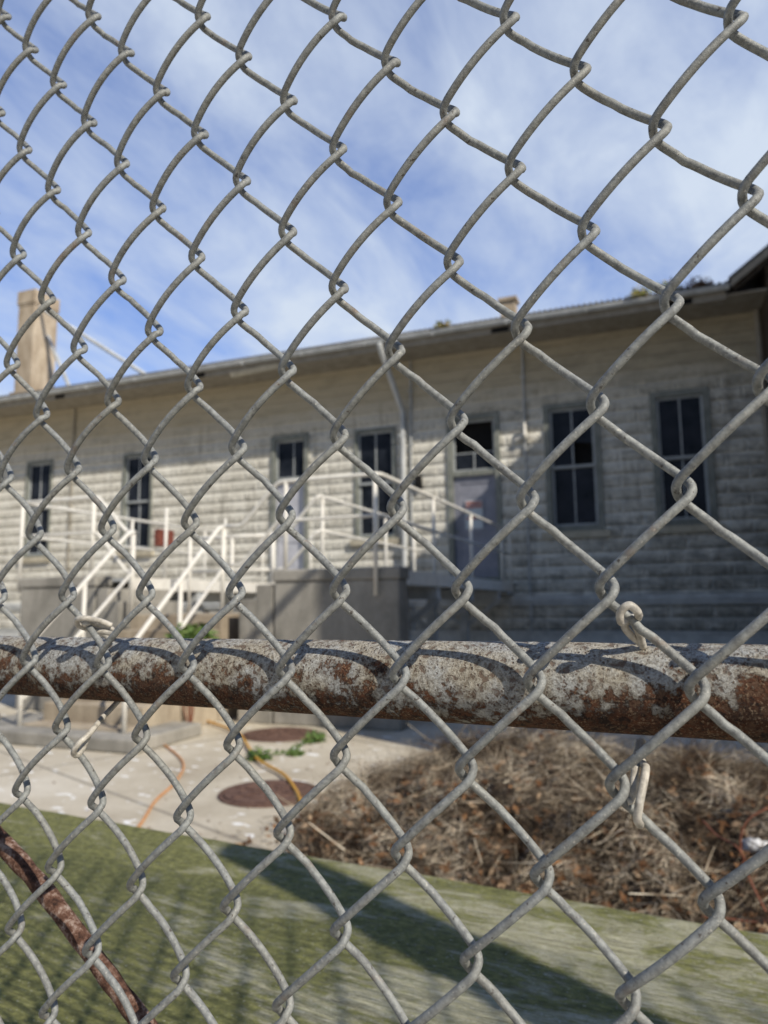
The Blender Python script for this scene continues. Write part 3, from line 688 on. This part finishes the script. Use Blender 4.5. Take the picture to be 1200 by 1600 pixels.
disc('manhole_cover', 'farther round rusty iron cover in the shade before the right landing', -3.75, 7.72, .36)
def on_ground(pts, z): return smooth_path([b(u_, v_, gz+z) for u_, v_ in pts], 8)
m_ = MB(); m_.tube(on_ground([(-5.6, 7.9), (-5.04, 8.2), (-4.4, 8.67), (-3.84, 9.18), (-3.5, 9.72), (-3.3, 10.19), (-3.05, 10.63), (-2.7, 11.3)], .012), .010, 8)
o = obj('garden_hose', m_, M['orange'], T=TB, base=b(-4.4, 8.7, gz), smooth=True); tag(o, 'thin orange hose trailing over the concrete at left', 'hose')
m_ = MB(); m_.tube(on_ground([(-5.0, 7.3), (-4.14, 7.91), (-3.32, 8.88), (-2.83, 9.3), (-2.48, 9.72), (-2.15, 10.19), (-1.65, 10.78), (-1.2, 11.4)], .032), .013, 8)
o = obj('cable', m_, M['yellow'], T=TB, base=b(-2.8, 9.3, gz), smooth=True); tag(o, 'yellow cable crossing the nearer iron cover toward the timber', 'cable')

def leafy(mb, c, r, n, size, flat=1.):
    for _ in range(n):
        d = Vector((random.gauss(0, 1), random.gauss(0, 1), abs(random.gauss(0, 1))*flat)); d = d.normalized()*r*random.uniform(.3, 1.)
        p = Vector(c)+d; a = Vector((random.gauss(0, 1), random.gauss(0, 1), random.gauss(0, .5))).normalized(); q = a.orthogonal().normalized()
        s = size*random.uniform(.6, 1.3); mb.add([p-a*s, p+q*s*.45, p+a*s, p-q*s*.45], [(0, 1, 2, 3)])
def weed(name, label, c, r, n, size, mat, flat=1., cat='weed'):
    m_ = MB(); leafy(m_, c, r, n, size, flat)
    for k in range(6):
        w = random.uniform(0, 6.28); m_.tube([Vector(c), Vector(c)+Vector((math.cos(w)*r*.5, math.sin(w)*r*.5, r*.6*flat))], .004, 5)
    o = obj(name, m_, M[mat], T=TB, base=c); tag(o, label, cat)
weed('weed', 'green weed by the yellow cable, left of the nearer iron cover', b(-3.34, 8.8, gz), .12, 160, .03, 'leafgreen', .7)
weed('weed', 'small green weed between the two iron covers', b(-3.12, 8.55, gz), .09, 90, .03, 'leafgreen', .5)
weed('weed', 'green weed beside the farther iron cover', b(-3.22, 7.95, gz), .12, 140, .03, 'leafgreen', .7)
weed('shrub', 'bright green leafy shrub at the foot of the stairs', b(-4.72, 7.9, gz+.86), .30, 620, .05, 'leafgreen', 1.0, 'shrub')
m_ = MB()
for k in range(5): m_.tube(smooth_path([b(-4.72, 7.9, gz+.0), b(-4.72+random.uniform(-.1, .1), 7.9, gz+.4), b(-4.72+random.uniform(-.25, .25), 7.9, gz+.98)], 4), .008, 6)
sh = bpy.data.objects['shrub']; obj('stem', m_, M['twig'], sh)
weed('roof_weed', 'small green plant growing from the gutter left of the roof vent', b(-3.87, 1.0, 5.52), .20, 200, .045, 'leafdry', .6, 'plant')
weed('roof_weed', 'yellow green tuft hanging over the gutter near the gable', b(-.12, 1.02, 5.50), .24, 240, .05, 'leafdry', .8, 'plant')
weed('roof_weed', 'upright weed on the gutter beside the reddish growth', b(.35, .95, 5.52), .30, 170, .05, 'leafdry', 1.3, 'plant')
weed('roof_weed', 'reddish brown growth at the right end of the gutter', b(.85, .9, 5.52), .30, 300, .05, 'litter', .6, 'plant')
m_ = MB(); P_ = on_ground([(-3.35, 8.75), (-3.2, 8.5), (-3.25, 8.2), (-3.22, 7.95)], .02); m_.tube(P_, .006, 6)
for p in P_[::2]: leafy(m_, p, .05, 8, .02)
o = obj('vine', m_, M['leafgreen'], T=TB, base=P_[0]); tag(o, 'thin green runner linking the weeds on the concrete', 'vine')

# pile of dead grass
def mound_h(u_, v_):
    """height of the heap over the concrete"""
    du = (u_+.50)/(1.68 if u_ < -.55 else 2.4); dv = (v_-10.0)/(1.25 if v_ < 10.0 else 1.6)
    r = du*du+dv*dv
    if r > 1: return 0.
    ridge = .40*(1-r)**.75
    return ridge*(1+.6*noise.noise(Vector((u_*2.1, v_*2.1, 0)))+.4*noise.noise(Vector((u_*5, v_*5, 4))))
m_ = MB(); nu, nv = 110, 80; ua, ub_, va, vb = -2.5, 2.0, 8.6, 11.7
for i in range(nu+1):
    for j in range(nv+1):
        u_ = ua+(ub_-ua)*i/nu; v_ = va+(vb-va)*j/nv; h = mound_h(u_, v_)
        m_.v.append(b(u_, v_, gz + h - .012 - (0.03 if h == 0 else 0)))
for i in range(nu):
    for j in range(nv): a = i*(nv+1)+j; m_.f.append((a, a+1, a+nv+2, a+nv+1))
pile = thing('debris_pile', 'heap of dry brown grass clippings and dead leaves on the concrete', 'debris', b(-.3, 10, gz), TB, kind='stuff')
obj('leaf_mould', m_, M['mound'], pile, smooth=True)['kind'] = 'stuff'
m_ = MB(); rnd = random.Random(3)
def strand(mb, p, d, L, w, curl):
    n = 5; pts = []; up = Vector((rnd.gauss(0, 1), rnd.gauss(0, 1), rnd.gauss(0, 1))).normalized()
    ax = Vector((rnd.gauss(0, 1), rnd.gauss(0, 1), rnd.gauss(0, .5))).normalized(); rot = Matrix.Rotation(curl/n, 3, ax)
    base = len(mb.v); q = Vector(p); d = Vector(d)
    for k in range(n+1):
        s = d.cross(up).normalized()*(w*(1-.7*k/n)); mb.v.append(q-s); mb.v.append(q+s); q = q+d*(L/n); d = rot @ d
    for k in range(n): mb.f.append((base+2*k, base+2*k+1, base+2*k+3, base+2*k+2))
cnt = 0
while cnt < 32000:
    u_ = rnd.uniform(-2.5, 2.0); v_ = rnd.uniform(8.6, 11.7); h = mound_h(u_, v_)
    if h < .015 and rnd.random() > .02: continue
    clump = noise.noise(Vector((u_*1.7, v_*1.7, 8)))
    a = rnd.gauss(clump*4+.3, .9); d = Vector((math.cos(a), math.sin(a), rnd.gauss(.12, .28))).normalized()
    strand(m_, b(u_, v_, gz+h+rnd.uniform(-.01, .05)), d, rnd.uniform(.06, .30), rnd.uniform(.0008, .0024), rnd.gauss(0, 2.3)); cnt += 1
obj('dead_grass', m_, M['straw'], pile)['kind'] = 'stuff'
m_ = MB()
for _ in range(260):
    u_ = rnd.uniform(-2.2, 1.8); v_ = rnd.uniform(8.8, 11.5); h = mound_h(u_, v_)
    if h < .03: continue
    a = rnd.uniform(0, 6.28); d = Vector((math.cos(a), math.sin(a), rnd.uniform(.0, .75))).normalized(); L_ = rnd.uniform(.12, .42); p = b(u_, v_, gz+h-.03)
    q = p + d*L_*.5 + Vector((rnd.gauss(0, .03), rnd.gauss(0, .03), rnd.gauss(0, .02))); e_ = q + d*L_*.5 + Vector((rnd.gauss(0, .05), rnd.gauss(0, .05), rnd.gauss(-.02, .04)))
    m_.tube([p, q, e_], [.0045, .0035, .0015], 5)
    if rnd.random() < .5: m_.tube([q, q+Vector((rnd.gauss(0, .07), rnd.gauss(0, .07), abs(rnd.gauss(0, .06))))], [.003, .001], 5)
obj('dead_twigs', m_, M['straw'], pile)['kind'] = 'stuff'
m_ = MB()
for _ in range(6500):
    u_ = rnd.uniform(-2.3, 2.0); v_ = rnd.triangular(9.8, 12.4, 11.6)
    h = mound_h(u_, v_)
    if h <= 0 and rnd.random() > .5: continue
    p = b(u_, v_, gz+h+rnd.uniform(.0, .045)); a = Vector((rnd.gauss(0, 1), rnd.gauss(0, 1), rnd.gauss(0, .5))).normalized(); q = a.orthogonal().normalized(); s = rnd.uniform(.010, .034)
    m_.add([p-a*s, p+q*s*.5+Vector((0, 0, .005)), p+a*s, p-q*s*.5], [(0, 1, 2, 3)])
obj('dead_leaves', m_, M['litter'], pile)['kind'] = 'stuff'
m_ = MB()
for _ in range(900):
    u_ = rnd.uniform(-6, 1.5); v_ = rnd.uniform(7.6, 12.5)
    if rnd.random() > math.exp(-max(0, abs(u_+.5)-1.8)*.75): continue
    p = b(u_, v_, gz+rnd.uniform(.004, .012)); a = Vector((rnd.gauss(0, 1), rnd.gauss(0, 1), rnd.gauss(0, .15))).normalized(); q = a.orthogonal().normalized(); q = Vector((-a.y, a.x, .1)); s_ = rnd.uniform(.006, .022)
    m_.add([p-a*s_, p+q*s_*.5, p+a*s_, p-q*s_*.5], [(0, 1, 2, 3)])
o = obj('leaf_litter', m_, M['litter'], T=TB, base=b(-2, 10, gz)); tag(o, 'scattered dry leaves lying over the concrete yard', 'leaf litter', kind='stuff')
# red vine stems
def gp(px, py, v_, ):
    r = FW + RT*((px-600)/1109) + DN*((py-800)/1109); p = r*((DW-v_)/(-(r.dot(V)))); return b(p.dot(U), v_, p.z)
m_ = MB()
m_.tube(smooth_path([gp(1200, 1262, 11.2), gp(1170, 1280, 11.2), gp(1157, 1310, 11.2), gp(1162, 1350, 11.2), gp(1180, 1392, 11.25), gp(1197, 1425, 11.3)], 6), .0042, 7)
m_.tube(smooth_path([gp(1098, 1282, 11.0), gp(1120, 1305, 11.1), gp(1150, 1322, 11.2), gp(1165, 1345, 11.2)], 6), .0035, 7)
m_.tube(smooth_path([gp(1095, 1432, 11.3), gp(1140, 1436, 11.3), gp(1180, 1440, 11.3), gp(1220, 1436, 11.3)], 6), .0042, 7)
o = obj('dead_vine', m_, M['twig'], T=TB, base=gp(1190, 1430, 11.3), smooth=True); tag(o, 'reddish bare vine stems sticking out of the heap at right', 'vine')
m_ = MB(); c0 = gp(1180, 1322, 10.9); ico = []
for i in range(7):
    for k in range(12):
        th = math.pi*(i+.5)/7; w = 2*math.pi*k/12; d = Vector((math.sin(th)*math.cos(w), math.sin(th)*math.sin(w), math.cos(th)*.6))
        m_.v.append(c0+d*.05*(1+.5*noise.noise(d*2.3)))
for i in range(6):
    for k in range(12): m_.f.append((i*12+k, i*12+(k+1) % 12, (i+1)*12+(k+1) % 12, (i+1)*12+k))
m_.f.append(tuple(range(12))); m_.f.append(tuple(72+k for k in range(11, -1, -1)))
o = obj('paper_scrap', m_, M['scrap'], T=TB, base=c0, smooth=True); tag(o, 'crumpled white scrap on the heap by the reddish vine', 'scrap')

# ================================================================ SUN, SKY, CAMERA
SF = U*2.0 + V*1.05 + Vector((0, 0, 1.85)); SF.normalize()
elev = math.asin(SF.z); azim = math.atan2(SF.x, SF.y)      # clockwise from +Y
L = bpy.data.lights.new('sun', 'SUN'); L.energy = 5.0; L.angle = math.radians(.53); L.color = (1., .93, .82)
lo = bpy.data.objects.new('sun', L); col.objects.link(lo); lo.rotation_euler = SF.to_track_quat('Z', 'Y').to_euler(); lo.location = (0, 0, 30)
w = bpy.data.worlds.new('World'); sc.world = w; w.use_nodes = True; nt = w.node_tree; nt.nodes.clear(); n = N(nt)
out = n.new('ShaderNodeOutputWorld'); bg = n.new('ShaderNodeBackground'); n.link(bg.outputs[0], out.inputs[0]); bg.inputs[1].default_value = .112
sky = n.new('ShaderNodeTexSky', sky_type='NISHITA'); sky.sun_disc = False; sky.sun_elevation = elev; sky.sun_rotation = azim
sky.air_density = 1.2; sky.dust_density = .4; sky.ozone_density = 2.5
tc = n.new('ShaderNodeTexCoord')
# project the direction on a cloud layer overhead so that clouds flatten to the horizon
sx = n.new('ShaderNodeSeparateXYZ'); n.link(tc.outputs['Generated'], sx.inputs[0])
zz = n.math('ADD', n.math('MAXIMUM', sx.outputs[2], 0.), .22)
cx = n.new('ShaderNodeCombineXYZ'); n.link(n.math('DIVIDE', sx.outputs[0], zz), cx.inputs[0]); n.link(n.math('DIVIDE', sx.outputs[1], zz), cx.inputs[1])
mp = n.new('ShaderNodeMapping'); n.link(cx.outputs[0], mp.inputs[0]); mp.inputs['Rotation'].default_value = (0, 0, .5); mp.inputs['Scale'].default_value = (1., .55, 1); mp.inputs['Location'].default_value = (.4, 1.3, 0)
c1 = n.noise(mp.outputs[0], 1.5, 3, .5, .2); c2 = n.noise(mp.outputs[0], 4.2, 12, .62, .35)
cf = n.math('ADD', n.math('MULTIPLY', c1, .80), n.math('MULTIPLY', c2, .72))
# more veil towards the right (the sun's side)
behind = n.new('ShaderNodeMapRange'); n.link(sx.outputs[1], behind.inputs[0]); behind.inputs[1].default_value = -.1; behind.inputs[2].default_value = .45; behind.inputs[3].default_value = -.6; behind.inputs[4].default_value = .05; cf = n.math('ADD', cf, behind.outputs[0])
right = n.math('MULTIPLY', n.math('ADD', n.math('MULTIPLY', sx.outputs[0], 1.), .35), .05)
cf = n.math('ADD', cf, right)
mask = n.ramp(cf, [(.54, .0), (.72, .42), (.97, .98)])
blue = n.mix(1., sky.outputs[0], (.52, .86, 1.50), 'MULTIPLY')
c = n.mix(mask, blue, (5.9, 6.7, 7.9))
hz = n.new('ShaderNodeMapRange'); n.link(sx.outputs[1], hz.inputs[0]); hz.inputs[1].default_value = .15; hz.inputs[2].default_value = -.35
c = n.mix(n.math('MULTIPLY', hz.outputs[0], .85), c, (1.6, 2.15, 3.1)); n.link(c, bg.inputs[0])
cam = bpy.data.cameras.new('camera'); co = bpy.data.objects.new('camera', cam); col.objects.link(co)
R = Matrix((RT, -DN, -FW)).transposed(); co.matrix_world = Matrix.Translation((0, 0, GZ)) @ R.to_4x4()
cam.sensor_fit = 'VERTICAL'; cam.sensor_height = 36; cam.sensor_width = 27; cam.lens = 1109/1600*36; cam.clip_start = .02; cam.clip_end = 2000
cam.dof.use_dof = True; cam.dof.focus_distance = .385; cam.dof.aperture_fstop = cam.lens/2.5
sc.camera = co
sc.view_settings.view_transform = 'Standard'; sc.view_settings.look = 'None'; sc.view_settings.exposure = 0; sc.view_settings.gamma = 1
sc.render.engine = 'CYCLES'; sc.cycles.use_denoising = True; sc.cycles.max_bounces = 6
sc.render.film_transparent = False
